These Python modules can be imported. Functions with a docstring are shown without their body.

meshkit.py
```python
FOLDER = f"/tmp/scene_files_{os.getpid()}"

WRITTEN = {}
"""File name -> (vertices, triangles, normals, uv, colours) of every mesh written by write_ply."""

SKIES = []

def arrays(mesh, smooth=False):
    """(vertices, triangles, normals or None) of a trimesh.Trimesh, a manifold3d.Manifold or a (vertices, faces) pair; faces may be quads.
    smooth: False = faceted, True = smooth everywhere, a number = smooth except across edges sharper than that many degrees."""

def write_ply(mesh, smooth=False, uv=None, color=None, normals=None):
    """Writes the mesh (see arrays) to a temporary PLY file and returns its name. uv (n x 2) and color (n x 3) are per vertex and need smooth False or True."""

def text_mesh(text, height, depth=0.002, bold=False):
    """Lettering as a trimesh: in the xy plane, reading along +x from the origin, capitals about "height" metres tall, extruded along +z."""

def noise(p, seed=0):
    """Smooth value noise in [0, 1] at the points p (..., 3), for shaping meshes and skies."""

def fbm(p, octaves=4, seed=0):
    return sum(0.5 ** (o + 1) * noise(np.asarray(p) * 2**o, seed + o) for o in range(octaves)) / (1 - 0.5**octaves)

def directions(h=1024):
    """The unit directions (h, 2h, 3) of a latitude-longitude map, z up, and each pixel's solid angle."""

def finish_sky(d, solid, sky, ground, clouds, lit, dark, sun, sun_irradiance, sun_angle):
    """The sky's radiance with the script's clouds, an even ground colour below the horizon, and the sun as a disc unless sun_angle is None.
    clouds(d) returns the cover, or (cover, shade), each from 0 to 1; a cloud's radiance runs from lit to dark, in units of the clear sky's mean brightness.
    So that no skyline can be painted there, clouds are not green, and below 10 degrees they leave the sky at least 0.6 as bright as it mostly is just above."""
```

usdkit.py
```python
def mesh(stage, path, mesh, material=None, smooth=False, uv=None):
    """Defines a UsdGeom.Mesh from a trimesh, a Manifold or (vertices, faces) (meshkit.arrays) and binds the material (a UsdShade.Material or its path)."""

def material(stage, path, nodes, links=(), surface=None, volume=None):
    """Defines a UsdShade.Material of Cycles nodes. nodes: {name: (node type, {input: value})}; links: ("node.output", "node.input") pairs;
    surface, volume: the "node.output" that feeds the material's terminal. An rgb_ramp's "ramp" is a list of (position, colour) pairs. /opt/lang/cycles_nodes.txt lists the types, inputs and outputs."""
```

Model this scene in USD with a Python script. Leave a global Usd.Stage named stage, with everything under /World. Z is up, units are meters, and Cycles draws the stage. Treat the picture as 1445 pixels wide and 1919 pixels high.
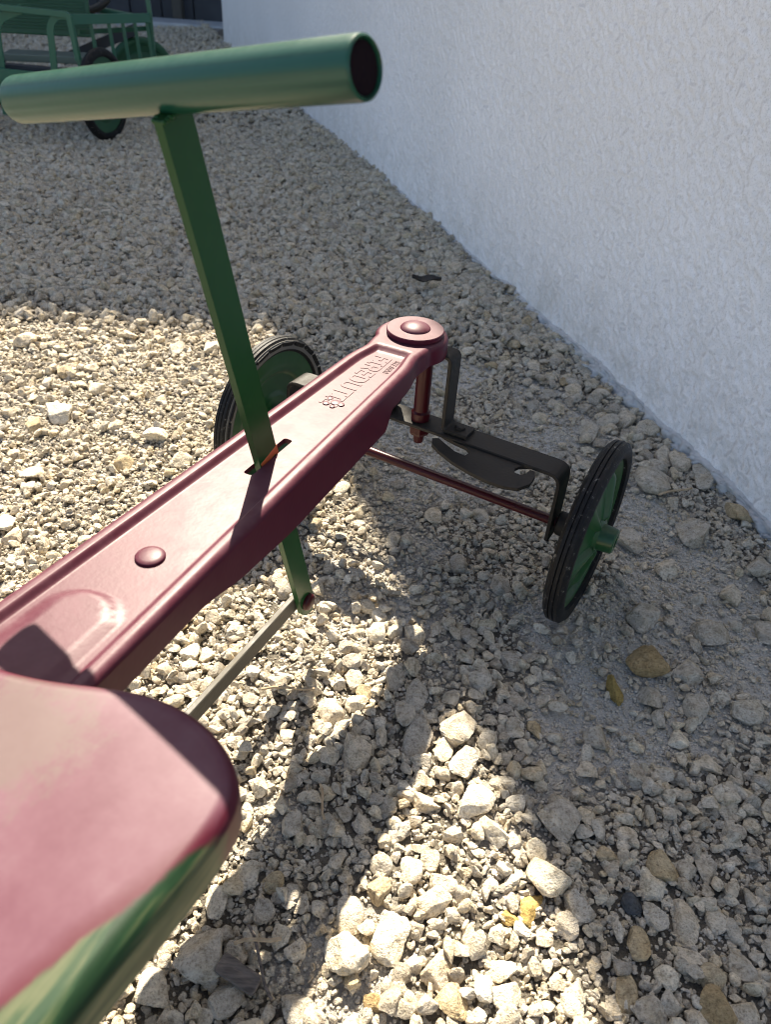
import math
import numpy as np, trimesh, manifold3d as m3, shapely
from shapely.geometry import Polygon, box as sbox
from shapely.ops import unary_union
import usdkit, meshkit
from pxr import Usd, UsdGeom, UsdLux, UsdShade, Gf, Sdf, Vt

stage = Usd.Stage.CreateInMemory()
UsdGeom.SetStageUpAxis(stage, UsdGeom.Tokens.z)
UsdGeom.SetStageMetersPerUnit(stage, 1.0)
world = UsdGeom.Xform.Define(stage, '/World')
UsdGeom.Scope.Define(stage, '/World/Looks')

# ------------------------------------------------------------------ camera
PITCH, ROLL, CAM_H = 0.6540, 0.0694, 0.560
_f = np.array([0, math.cos(PITCH), -math.sin(PITCH)]); _u = np.array([0, math.sin(PITCH), math.cos(PITCH)]); _x = np.array([1., 0, 0])
RIGHT = math.cos(ROLL) * _x + math.sin(ROLL) * _u
UP = -math.sin(ROLL) * _x + math.cos(ROLL) * _u
cam = UsdGeom.Camera.Define(stage, '/World/camera')
cam.AddTransformOp().Set(Gf.Matrix4d(*RIGHT, 0, *UP, 0, *(-_f), 0, 0, 0, CAM_H, 1))
cam.CreateHorizontalApertureAttr(24.0); cam.CreateVerticalApertureAttr(24.0 * 1024 / 772)
cam.CreateFocalLengthAttr(24.045); cam.CreateClippingRangeAttr(Gf.Vec2f(0.02, 500))
cam.CreateFStopAttr(9.5); cam.CreateFocusDistanceAttr(0.68)
cam.CreateExposureAttr(1.74)

# ------------------------------------------------------------------ sky and sun
SUN_AZ, SUN_EL = math.radians(-8.5), math.radians(47.5)
SUN = np.array([math.sin(SUN_AZ) * math.cos(SUN_EL), math.cos(SUN_AZ) * math.cos(SUN_EL), math.sin(SUN_EL)])
dome = UsdLux.DomeLight.Define(stage, '/World/sky')
sky_mat = usdkit.material(stage, '/World/Looks/sky_light', {
    's': ('sky_texture', {'sky_type': 'single_scattering', 'sun_disc': False, 'sun_elevation': SUN_EL, 'sun_rotation': SUN_AZ, 'aerosol_density': 2.6}),
    'b': ('background_shader', {'strength': 0.058})}, [('s.color', 'b.color')], surface='b.background')
UsdShade.MaterialBindingAPI.Apply(dome.GetPrim()).Bind(sky_mat)
dome.GetPrim().SetCustomDataByKey('kind', 'structure')
sun = UsdLux.DistantLight.Define(stage, '/World/sun')
sun.CreateIntensityAttr(1.25); sun.CreateAngleAttr(0.53); sun.CreateNormalizeAttr(True); sun.CreateColorAttr(Gf.Vec3f(1.0, 0.90, 0.73))
_sx = np.cross([0, 0, 1.], SUN); _sx /= np.linalg.norm(_sx); _sy = np.cross(SUN, _sx)
sun.AddTransformOp().Set(Gf.Matrix4d(*_sx, 0, *_sy, 0, *SUN, 0, 0, 0, 0, 1))

# ------------------------------------------------------------------ helpers
used = {}
def path_for(name, parent=None):
    base = (parent.GetPath().pathString if parent else '/World') + '/' + name
    k = used.get(base, -1) + 1
    used[base] = k
    return base if k == 0 else f'{base}_{k:03d}'

def tag(p, label=None, cat=None, group=None, kind=None):
    p = p.GetPrim() if hasattr(p, 'GetPrim') else p
    for k, v in (('label', label), ('category', cat), ('group', group), ('kind', kind)):
        if v: p.SetCustomDataByKey(k, v)
    return p

def obj(name, mesh, mat, parent=None, smooth=False, local=True):
    """one Mesh prim under a thing (vertices given in world space are brought into the thing's space) or under /World"""
    v, f, n = meshkit.arrays(mesh, smooth)
    if parent is not None and local:
        root = parent.GetPath().pathString.split('/')[2]
        M = ROOTS.get(root)
        if M is not None:
            Mi = np.linalg.inv(M)
            v = v @ Mi[:3, :3].T + Mi[:3, 3]
            if n is not None: n = n @ Mi[:3, :3].T
    pth = path_for(name, parent)
    m = UsdGeom.Mesh.Define(stage, pth)
    m.CreatePointsAttr(Vt.Vec3fArray.FromNumpy(np.ascontiguousarray(v, np.float32)))
    m.CreateFaceVertexCountsAttr(Vt.IntArray.FromNumpy(np.full(len(f), 3, np.int32)))
    m.CreateFaceVertexIndicesAttr(Vt.IntArray.FromNumpy(np.ascontiguousarray(f.astype(np.int32).ravel())))
    m.CreateSubdivisionSchemeAttr('none')
    if n is not None:
        m.CreateNormalsAttr(Vt.Vec3fArray.FromNumpy(np.ascontiguousarray(n, np.float32))); m.SetNormalsInterpolation('vertex')
    UsdShade.MaterialBindingAPI.Apply(m.GetPrim()).Bind(mat)
    return m.GetPrim()

ROOTS = {}
def thing(name, label, cat, M=None, group=None, kind=None):
    p = path_for(name)
    x = UsdGeom.Xform.Define(stage, p)
    M = np.eye(4) if M is None else M
    x.AddTransformOp().Set(Gf.Matrix4d(*M.T.ravel().tolist()))
    ROOTS[p.split('/')[2]] = M
    return tag(x.GetPrim(), label, cat, group, kind)

def frame(o, rz):
    c, s = math.cos(rz), math.sin(rz)
    return np.array([[c, -s, 0, o[0]], [s, c, 0, o[1]], [0, 0, 1, o[2]], [0, 0, 0, 1.]])

def tm(man):
    m = man.to_mesh(); return trimesh.Trimesh(m.vert_properties[:, :3], m.tri_verts, process=False)

def cat(*ms): return trimesh.util.concatenate([m for m in ms])

def rbox(sx, sy, sz, r=.002, seg=8):
    """rounded box centred at the origin"""
    sp = m3.Manifold.sphere(r, seg)
    pts = [sp.translate((a * (sx / 2 - r), b * (sy / 2 - r), c * (sz / 2 - r))) for a in (-1, 1) for b in (-1, 1) for c in (-1, 1)]
    return tm(m3.Manifold.batch_hull(pts))

def basis(X, Y, Z, o):
    M = np.eye(4); M[:3, 0], M[:3, 1], M[:3, 2], M[:3, 3] = X, Y, Z, o
    return M

def put(m, M): m = m.copy(); m.apply_transform(M); return m

def unit(v): v = np.asarray(v, float); return v / np.linalg.norm(v)

def tube(p0, p1, r, sec=20, r2=None):
    p0, p1 = np.asarray(p0, float), np.asarray(p1, float)
    z = unit(p1 - p0); x = unit(np.cross([0.3, .9, .2], z)); y = np.cross(z, x)
    L = np.linalg.norm(p1 - p0)
    return lathe([(0, 0), (r * .85, 0), (r, r * .15), (r2 or r, L - r * .15), ((r2 or r) * .85, L), (0, L)], basis(x, y, z, p0), sec)

def lathe(prof, M, sec=48):
    """prof (radius, height) revolved about z of M"""
    prof = np.asarray(prof, float); n = len(prof)
    t = np.linspace(0, 2 * np.pi, sec, endpoint=False)
    v = np.stack([prof[:, 0][:, None] * np.cos(t), prof[:, 0][:, None] * np.sin(t), np.repeat(prof[:, 1][:, None], sec, 1)], -1).reshape(-1, 3)
    f = []
    for i in range(n - 1):
        a = i * sec + np.arange(sec); b = i * sec + (np.arange(sec) + 1) % sec
        f.append(np.stack([a, b, b + sec], 1)); f.append(np.stack([a, b + sec, a + sec], 1))
    m = trimesh.Trimesh(v, np.vstack(f), process=False)
    m.merge_vertices(); m.update_faces(m.nondegenerate_faces()); m.fix_normals()
    return put(m, M)

def sweep(path, sect, upv=(0, 0, 1), closed_ends=True):
    """constant section (k x 2: side, up) along a polyline; side = tangent x upv"""
    P = np.asarray(path, float); sect = np.asarray(sect, float); k = len(sect); rings = []
    for i in range(len(P)):
        a = P[i] - P[i - 1] if i else P[1] - P[0]
        b = P[i + 1] - P[i] if i < len(P) - 1 else P[-1] - P[-2]
        t = unit(unit(a) + unit(b)); side = unit(np.cross(t, upv)); up = np.cross(side, t)
        c = max(.5, float(t @ unit(b)))
        rings.append(P[i] + sect[:, :1] * side + sect[:, 1:] * up / c)
    v = np.vstack(rings); f = []
    for i in range(len(P) - 1):
        for j in range(k):
            a, b = i * k + j, i * k + (j + 1) % k
            f += [(a, b, b + k), (a, b + k, a + k)]
    for j in range(1, k - 1):
        f += [(0, j + 1, j), ((len(P) - 1) * k, (len(P) - 1) * k + j, (len(P) - 1) * k + j + 1)]
    m = trimesh.Trimesh(v, f, process=False); m.fix_normals(); return m

def flat_sect(w, t, c=.0008):
    """flat bar section: w along side, t along up"""
    return [(-w/2 + c, -t/2), (w/2 - c, -t/2), (w/2, -t/2 + c), (w/2, t/2 - c), (w/2 - c, t/2), (-w/2 + c, t/2), (-w/2, t/2 - c), (-w/2, -t/2 + c)]

def round_sect(r, k=12):
    t = np.linspace(0, 2 * np.pi, k, endpoint=False); return np.stack([r * np.cos(t), r * np.sin(t)], 1)

def bend(points, r, k=5):
    """a polyline with its inner corners rounded"""
    P = [np.asarray(p, float) for p in points]; out = [P[0]]
    for a, b, c in zip(P, P[1:], P[2:]):
        d = min(r, .45 * np.linalg.norm(a - b), .45 * np.linalg.norm(c - b)); p0 = b + unit(a - b) * d; p1 = b + unit(c - b) * d
        for q in np.linspace(0, 1, k): out.append((1 - q) ** 2 * p0 + 2 * q * (1 - q) * b + q * q * p1)
    out.append(P[-1]); return out

def extrude(poly, h):
    return trimesh.creation.extrude_polygon(poly, h, engine='earcut')

# ------------------------------------------------------------------ materials
def mat(name, nodes, links, surface='p.BSDF'): return usdkit.material(stage, '/World/Looks/' + name, nodes, links, surface=surface)
GEO = ('geometry', {})
TC = ('texture_coordinate', {})

def ramp(*s): return {'ramp': list(s)}

def stone_mat(name, cols, dusty=.35):
    """limestone: one tone per stone, mottled, pitted and dusted"""
    return mat(name, {
        'g': GEO, 'oi': ('object_info', {}), 'r': ('rgb_ramp', ramp(*cols)),
        'n1': ('noise_texture', {'scale': 150.0, 'detail': 4.0, 'roughness': .7}), 'r1': ('rgb_ramp', ramp((.3, (.50, .47, .43)), (.45, (.84, .82, .78)), (.6, (1.04, 1.02, .98)), (.75, (1.18, 1.16, 1.12)))),
        'n2': ('noise_texture', {'scale': 55.0, 'detail': 3.0}), 'r2': ('rgb_ramp', ramp((.42, (1, 1, 1)), (.68, (.92, .85, .73)))),
        'n3': ('noise_texture', {'scale': 520.0, 'detail': 3.0, 'roughness': .7}), 'r3': ('rgb_ramp', ramp((.34, (.42, .38, .33)), (.45, (.90, .89, .875)), (.60, (1.07, 1.07, 1.06)))),
        'm1': ('mix_color', {'blend_type': 'multiply', 'fac': 1.0}), 'm2': ('mix_color', {'blend_type': 'multiply', 'fac': .8}), 'm3': ('mix_color', {'blend_type': 'multiply', 'fac': .7}),
        'v': ('voronoi_texture', {'scale': 420.0}), 'ad': ('math', {'math_type': 'multiply_add', 'value2': .6}),
        'bu': ('bump', {'strength': 1.0, 'distance': .0022}),
        'p': ('principled_bsdf', {'roughness': .93, 'specular_ior_level': .25})},
        [('oi.random', 'r.fac'), ('g.position', 'n1.vector'), ('g.position', 'n2.vector'), ('g.position', 'n3.vector'), ('g.position', 'v.vector'),
         ('n1.fac', 'r1.fac'), ('n2.fac', 'r2.fac'), ('n3.fac', 'r3.fac'),
         ('r.color', 'm1.a'), ('r1.color', 'm1.b'), ('m1.result', 'm2.a'), ('r2.color', 'm2.b'), ('m2.result', 'm3.a'), ('r3.color', 'm3.b'), ('m3.result', 'p.base_color'),
         ('n1.fac', 'ad.value1'), ('n3.fac', 'ad.value3'), ('ad.value', 'bu.height'), ('bu.normal', 'p.normal')])

CREAM = [(0, (0.648, 0.599, 0.511)), (.2, (0.572, 0.531, 0.461)), (.4, (0.691, 0.636, 0.541)), (.52, (0.497, 0.457, 0.396)), (.68, (0.734, 0.688, 0.601)), (.80, (0.626, 0.546, 0.411)), (.86, (0.691, 0.630, 0.521)), (.93, (0.410, 0.378, 0.336)), (1, (0.648, 0.599, 0.521))]
M_gravel = stone_mat('gravel_limestone', CREAM)
M_grit = stone_mat('pale_grit', [(0, (.60, .565, .51)), (.3, (.68, .65, .595)), (.6, (.55, .515, .46)), (.8, (.72, .69, .64)), (1, (.62, .585, .53))])
M_stone = {'g': stone_mat('limestone_grey', [(0, (0.518, 0.483, 0.426)), (.5, (0.572, 0.536, 0.472)), (1, (0.464, 0.431, 0.381))]),
           'w': stone_mat('limestone_white', [(0, (0.734, 0.688, 0.591)), (.5, (0.702, 0.662, 0.581)), (1, (0.778, 0.719, 0.601))]),
           'c': stone_mat('limestone_cream', [(0, (0.648, 0.593, 0.502)), (1, (0.680, 0.609, 0.502))]),
           't': stone_mat('limestone_tan', [(0, (0.540, 0.442, 0.291)), (1, (0.518, 0.442, 0.320))])}
M_ochre = stone_mat('ochre_rock', [(0, (.42, .32, .185)), (1, (.40, .30, .16))])
M_yellow = stone_mat('yellow_rock', [(0, (.56, .41, .16)), (1, (.54, .39, .15))])
M_slate = stone_mat('slate_rock', [(0, (.09, .10, .115)), (1, (.09, .10, .115))])
M_olive = stone_mat('brown_yellow_rock', [(0, (.34, .25, .09)), (1, (.34, .25, .09))])

M_ground = mat('dusty_ground', {
    'g': GEO, 'n1': ('noise_texture', {'scale': 6.0, 'detail': 4.0}), 'r1': ('rgb_ramp', ramp((.35, (.17, .15, .12)), (.65, (.26, .235, .195)))), 'at': ('attribute', {'attribute': 'dust'}), 'dm': ('mix_color', {'blend_type': 'mix', 'b': (.68, .655, .61)}),
    'n2': ('noise_texture', {'scale': 900.0, 'detail': 4.0, 'roughness': .75}), 'r2': ('rgb_ramp', ramp((.30, (.45, .42, .38)), (.5, (.95, .94, .92)), (.7, (1.15, 1.14, 1.12)))),
    'v': ('voronoi_texture', {'scale': 330.0}), 'm': ('mix_color', {'blend_type': 'multiply', 'fac': 1.0}),
    'ad': ('math', {'math_type': 'multiply_add', 'value2': -1.0}), 'bu': ('bump', {'strength': 1.0, 'distance': .003}),
    'p': ('principled_bsdf', {'roughness': .95, 'specular_ior_level': .2})},
    [('g.position', 'n1.vector'), ('g.position', 'n2.vector'), ('g.position', 'v.vector'), ('n1.fac', 'r1.fac'), ('n2.fac', 'r2.fac'), ('at.fac', 'dm.fac'), ('r1.color', 'dm.a'), ('dm.result', 'm.a'), ('r2.color', 'm.b'), ('m.result', 'p.base_color'),
     ('v.distance', 'ad.value1'), ('n2.fac', 'ad.value3'), ('ad.value', 'bu.height'), ('bu.normal', 'p.normal')])

M_stucco = mat('white_stucco', {
    'g': GEO, 'mp': ('mapping', {'mapping_type': 'point', 'rotation': (0, 0, .366), 'scale': (1, 1, 1.0)}),
    'n1': ('noise_texture', {'scale': 230.0, 'detail': 2.5, 'roughness': .6}), 'n2': ('noise_texture', {'scale': 90.0, 'detail': 2.0}),
    'n3': ('noise_texture', {'scale': 3.0, 'detail': 3.0}), 'r3': ('rgb_ramp', ramp((.3, (.75, .745, .735)), (.7, (.80, .795, .79)))),
    'mr': ('map_range', {'range_type': 'linear', 'from_min': .25, 'from_max': .70, 'to_min': 0.0, 'to_max': 1.0}),
    'rc': ('rgb_ramp', ramp((0, (.80, .80, .80)), (.5, (1, 1, 1)))), 'mm': ('mix_color', {'blend_type': 'multiply', 'fac': .6}), 'sz': ('separate_xyz', {}), 'n5': ('noise_texture', {'scale': 22.0, 'detail': 6.0, 'roughness': .7}), 'hz': ('map_range', {'from_min': 0.0, 'from_max': .20, 'to_min': 1.0, 'to_max': 0.0, 'clamp': True}), 'dn': ('map_range', {'from_min': .42, 'from_max': .68, 'to_min': 0.0, 'to_max': .7, 'clamp': True}), 'dm': ('math', {'math_type': 'multiply'}), 'dd': ('mix_color', {'blend_type': 'mix', 'b': (.50, .475, .42)}),
    'vo': ('voronoi_texture', {'scale': 165.0, 'randomness': 1.0}), 'vs': ('math', {'math_type': 'multiply', 'value2': -.9}), 'av': ('math', {'math_type': 'add'}), 'ad': ('math', {'math_type': 'multiply_add', 'value2': .5}), 'bu': ('bump', {'strength': .9, 'distance': .0042}),
    'p': ('principled_bsdf', {'roughness': .9, 'specular_ior_level': .25})},
    [('g.position', 'mp.vector'), ('mp.vector', 'n1.vector'), ('mp.vector', 'n2.vector'), ('g.position', 'n3.vector'), ('n1.fac', 'mr.value'), ('n3.fac', 'r3.fac'),
     ('n2.fac', 'ad.value1'), ('mr.result', 'ad.value3'), ('mp.vector', 'vo.vector'), ('vo.distance', 'vs.value1'), ('vs.value', 'av.value1'), ('ad.value', 'av.value2'), ('av.value', 'bu.height'), ('bu.normal', 'p.normal'),
     ('mr.result', 'rc.fac'), ('r3.color', 'mm.a'), ('rc.color', 'mm.b'), ('g.position', 'sz.vector'), ('sz.z', 'hz.value'), ('g.position', 'n5.vector'), ('n5.fac', 'dn.value'), ('hz.result', 'dm.value1'), ('dn.result', 'dm.value2'), ('dm.value', 'dd.fac'), ('mm.result', 'dd.a'), ('dd.result', 'p.base_color')])

M_coat = mat('roughcast_coat', {
    'g': GEO, 'n3': ('noise_texture', {'scale': 3.0, 'detail': 4.0}), 'r3': ('rgb_ramp', ramp((.3, (.74, .735, .725)), (.7, (.80, .795, .79)))), 'n1': ('noise_texture', {'scale': 420.0, 'detail': 3.0, 'roughness': .7}), 'r1': ('rgb_ramp', ramp((.32, (.74, .73, .72)), (.5, (1, 1, 1)))), 'm': ('mix_color', {'blend_type': 'multiply', 'fac': .8}),
    'sz': ('separate_xyz', {}), 'n5': ('noise_texture', {'scale': 22.0, 'detail': 6.0, 'roughness': .7}), 'hz': ('map_range', {'from_min': 0.0, 'from_max': .20, 'to_min': 1.0, 'to_max': 0.0, 'clamp': True}), 'dn': ('map_range', {'from_min': .42, 'from_max': .68, 'to_min': 0.0, 'to_max': .7, 'clamp': True}), 'dm': ('math', {'math_type': 'multiply'}), 'dd': ('mix_color', {'blend_type': 'mix', 'b': (.50, .475, .42)}),
    'bu': ('bump', {'strength': .35, 'distance': .0015}), 'p': ('principled_bsdf', {'roughness': .92, 'specular_ior_level': .2})},
    [('g.position', 'n3.vector'), ('g.position', 'n1.vector'), ('g.position', 'n5.vector'), ('g.position', 'sz.vector'), ('n3.fac', 'r3.fac'), ('n1.fac', 'r1.fac'), ('r3.color', 'm.a'), ('r1.color', 'm.b'), ('sz.z', 'hz.value'), ('n5.fac', 'dn.value'), ('hz.result', 'dm.value1'), ('dn.result', 'dm.value2'), ('dm.value', 'dd.fac'), ('m.result', 'dd.a'), ('dd.result', 'p.base_color'), ('n1.fac', 'bu.height'), ('bu.normal', 'p.normal')])

M_plaster = mat('rough_plaster', {
    'g': GEO, 'n1': ('noise_texture', {'scale': 260.0, 'detail': 5.0, 'roughness': .75}), 'n2': ('noise_texture', {'scale': 60.0, 'detail': 5.0, 'roughness': .7}),
    'r2': ('rgb_ramp', ramp((.34, (.50, .48, .44)), (.42, (.72, .71, .69)), (.62, (.78, .775, .76)))), 'bu': ('bump', {'strength': 1.0, 'distance': .005}),
    'p': ('principled_bsdf', {'roughness': .92, 'specular_ior_level': .2})},
    [('g.position', 'n1.vector'), ('g.position', 'n2.vector'), ('n2.fac', 'r2.fac'), ('r2.color', 'p.base_color'), ('n1.fac', 'bu.height'), ('bu.normal', 'p.normal')])

def paint(name, col, dust=(.45, .36, .27), dust_amt=.35, dust_min=0., rough=.3, scale=60., chip=None, bump=.25, worn=.0, spec=.5):
    """gloss paint, hand brushed: orange peel, dust film (paler on top faces, partly painting their lit look), chips"""
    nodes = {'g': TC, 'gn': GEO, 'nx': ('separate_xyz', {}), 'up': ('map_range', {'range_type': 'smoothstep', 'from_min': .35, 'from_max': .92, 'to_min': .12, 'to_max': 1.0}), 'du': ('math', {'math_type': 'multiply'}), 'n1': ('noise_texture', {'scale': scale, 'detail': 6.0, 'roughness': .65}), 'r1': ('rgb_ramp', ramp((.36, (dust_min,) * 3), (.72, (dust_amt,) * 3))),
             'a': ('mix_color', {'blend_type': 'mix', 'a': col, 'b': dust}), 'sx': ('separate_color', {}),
             'n2': ('noise_texture', {'scale': 380.0, 'detail': 2.0}), 'bu': ('bump', {'strength': bump, 'distance': .0012}),
             'rr': ('map_range', {'from_min': 0.0, 'from_max': .5, 'to_min': rough, 'to_max': min(.9, rough + .25)}),
             'n3': ('noise_texture', {'scale': 95.0, 'detail': 7.0, 'roughness': .75}), 'r3': ('rgb_ramp', ramp((.70 - worn, (0, 0, 0)), (.715 - worn, (1, 1, 1)))), 'c': ('mix_color', {'blend_type': 'mix', 'b': chip or col}), 's3': ('separate_color', {}),
             'p': ('principled_bsdf', {'specular_ior_level': spec})}
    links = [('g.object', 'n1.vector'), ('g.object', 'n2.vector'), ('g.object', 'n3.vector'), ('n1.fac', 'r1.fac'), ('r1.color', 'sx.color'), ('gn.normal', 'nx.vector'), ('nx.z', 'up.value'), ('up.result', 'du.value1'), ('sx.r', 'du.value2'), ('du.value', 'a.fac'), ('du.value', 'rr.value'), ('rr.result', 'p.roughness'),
             ('a.result', 'c.a'), ('n3.fac', 'r3.fac'), ('r3.color', 's3.color'), ('s3.r', 'c.fac'), ('c.result', 'p.base_color'), ('n2.fac', 'bu.height'), ('bu.normal', 'p.normal')]
    return mat(name, nodes, links)

M_red = paint('maroon_gloss_paint', (.060, .0045, .0150), dust=(.22, .125, .145), dust_amt=.32, dust_min=.11, rough=.36, chip=(.22, .09, .08), worn=-.03, bump=.05, spec=.25, scale=70.)  # pinkish dust tint also stands for sun glare on top faces
M_red2 = paint('worn_maroon_paint', (.040, .0032, .006), dust=(.08, .035, .035), dust_amt=.10, rough=.34, chip=(.13, .07, .06), worn=.02, bump=.10, spec=.28)
M_green = paint('green_gloss_paint', (.012, .055, .014), dust=(.035, .075, .03), dust_amt=.2, rough=.27, chip=(.05, .05, .03), worn=-.04, bump=.05, spec=.2)
M_grip = paint('green_grip_paint', (.008, .056, .032), dust=(.06, .12, .09), dust_amt=.10, rough=.27, bump=.06, spec=.45)
M_wheel = paint('green_wheel_paint', (.012, .058, .016), dust=(.08, .13, .06), dust_amt=.35, rough=.3, bump=.08)
M_black = paint('black_iron_paint', (.014, .012, .0105), dust=(.06, .046, .033), dust_amt=.35, rough=.55, chip=(.09, .045, .028), worn=.02, spec=.3)
M_steel = paint('dull_grey_steel', (.040, .035, .028), dust=(.16, .14, .105), dust_amt=.6, rough=.5, chip=(.10, .06, .035), worn=.05)
M_cap = paint('dark_end_plug', (.010, .006, .008), dust=(.02, .012, .012), dust_amt=.3, rough=.7, spec=.03)
M_orange = paint('orange_primer', (.42, .09, .02), rough=.6)
M_bg = paint('green_frame_paint', (.024, .115, .066), dust=(.08, .16, .11), dust_amt=.3, rough=.4, scale=25.)
M_bgdark = paint('dark_green_panel', (.011, .070, .028), dust=(.04, .10, .055), dust_amt=.3, rough=.45, scale=25.)
M_wood = paint('green_washed_board', (.11, .14, .11), dust=(.22, .23, .20), dust_amt=.5, rough=.6, scale=20.)
M_rubber = mat('dusty_rubber', {
    'g': GEO, 'n1': ('noise_texture', {'scale': 160.0, 'detail': 6.0, 'roughness': .75}), 'r1': ('rgb_ramp', ramp((.54, (.006, .006, .0065)), (.62, (.018, .017, .016)), (.66, (.22, .21, .19)))),
    'n2': ('noise_texture', {'scale': 500.0, 'detail': 2.0}), 'bu': ('bump', {'strength': .3, 'distance': .001}), 'p': ('principled_bsdf', {'roughness': .55, 'specular_ior_level': .22})},
    [('g.position', 'n1.vector'), ('g.position', 'n2.vector'), ('n1.fac', 'r1.fac'), ('r1.color', 'p.base_color'), ('n2.fac', 'bu.height'), ('bu.normal', 'p.normal')])
M_dustrub = mat('dust_caked_rubber', {'p': ('principled_bsdf', {'base_color': (.13, .125, .112), 'roughness': .9})}, [])
M_concrete = mat('grey_concrete', {'g': GEO, 'n': ('noise_texture', {'scale': 12.0, 'detail': 6.0}), 'r': ('rgb_ramp', ramp((.3, (.36, .36, .36)), (.7, (.48, .48, .47)))), 'p': ('principled_bsdf', {'roughness': .85})},
                 [('g.position', 'n.vector'), ('n.fac', 'r.fac'), ('r.color', 'p.base_color')])
M_dark = mat('dark_blue_boards', {'g': GEO, 'n': ('noise_texture', {'scale': 9.0, 'detail': 5.0}), 'r': ('rgb_ramp', ramp((.3, (.018, .020, .026)), (.7, (.035, .038, .046)))), 'p': ('principled_bsdf', {'roughness': .6})},
             [('g.position', 'n.vector'), ('n.fac', 'r.fac'), ('r.color', 'p.base_color')])
M_straw = mat('dry_straw', {'g': GEO, 'n': ('noise_texture', {'scale': 200.0, 'detail': 3.0}), 'r': ('rgb_ramp', ramp((.3, (.26, .18, .10)), (.7, (.46, .36, .24)))), 'p': ('principled_bsdf', {'roughness': .8})},
              [('g.position', 'n.vector'), ('n.fac', 'r.fac'), ('r.color', 'p.base_color')])
M_bark = mat('weathered_wood', {'g': TC, 'mp': ('mapping', {'scale': (40, 400, 400)}), 'n': ('noise_texture', {'scale': 1.0, 'detail': 5.0}), 'r': ('rgb_ramp', ramp((.3, (.06, .05, .045)), (.7, (.21, .175, .15)))),
              'bu': ('bump', {'strength': 1.0, 'distance': .002}), 'p': ('principled_bsdf', {'roughness': .85})},
              [('g.object', 'mp.vector'), ('mp.vector', 'n.vector'), ('n.fac', 'r.fac'), ('r.color', 'p.base_color'), ('n.fac', 'bu.height'), ('bu.normal', 'p.normal')])
M_leaf = mat('dead_leaf', {'p': ('principled_bsdf', {'base_color': (.022, .018, .016), 'roughness': .7})}, [])

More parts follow.
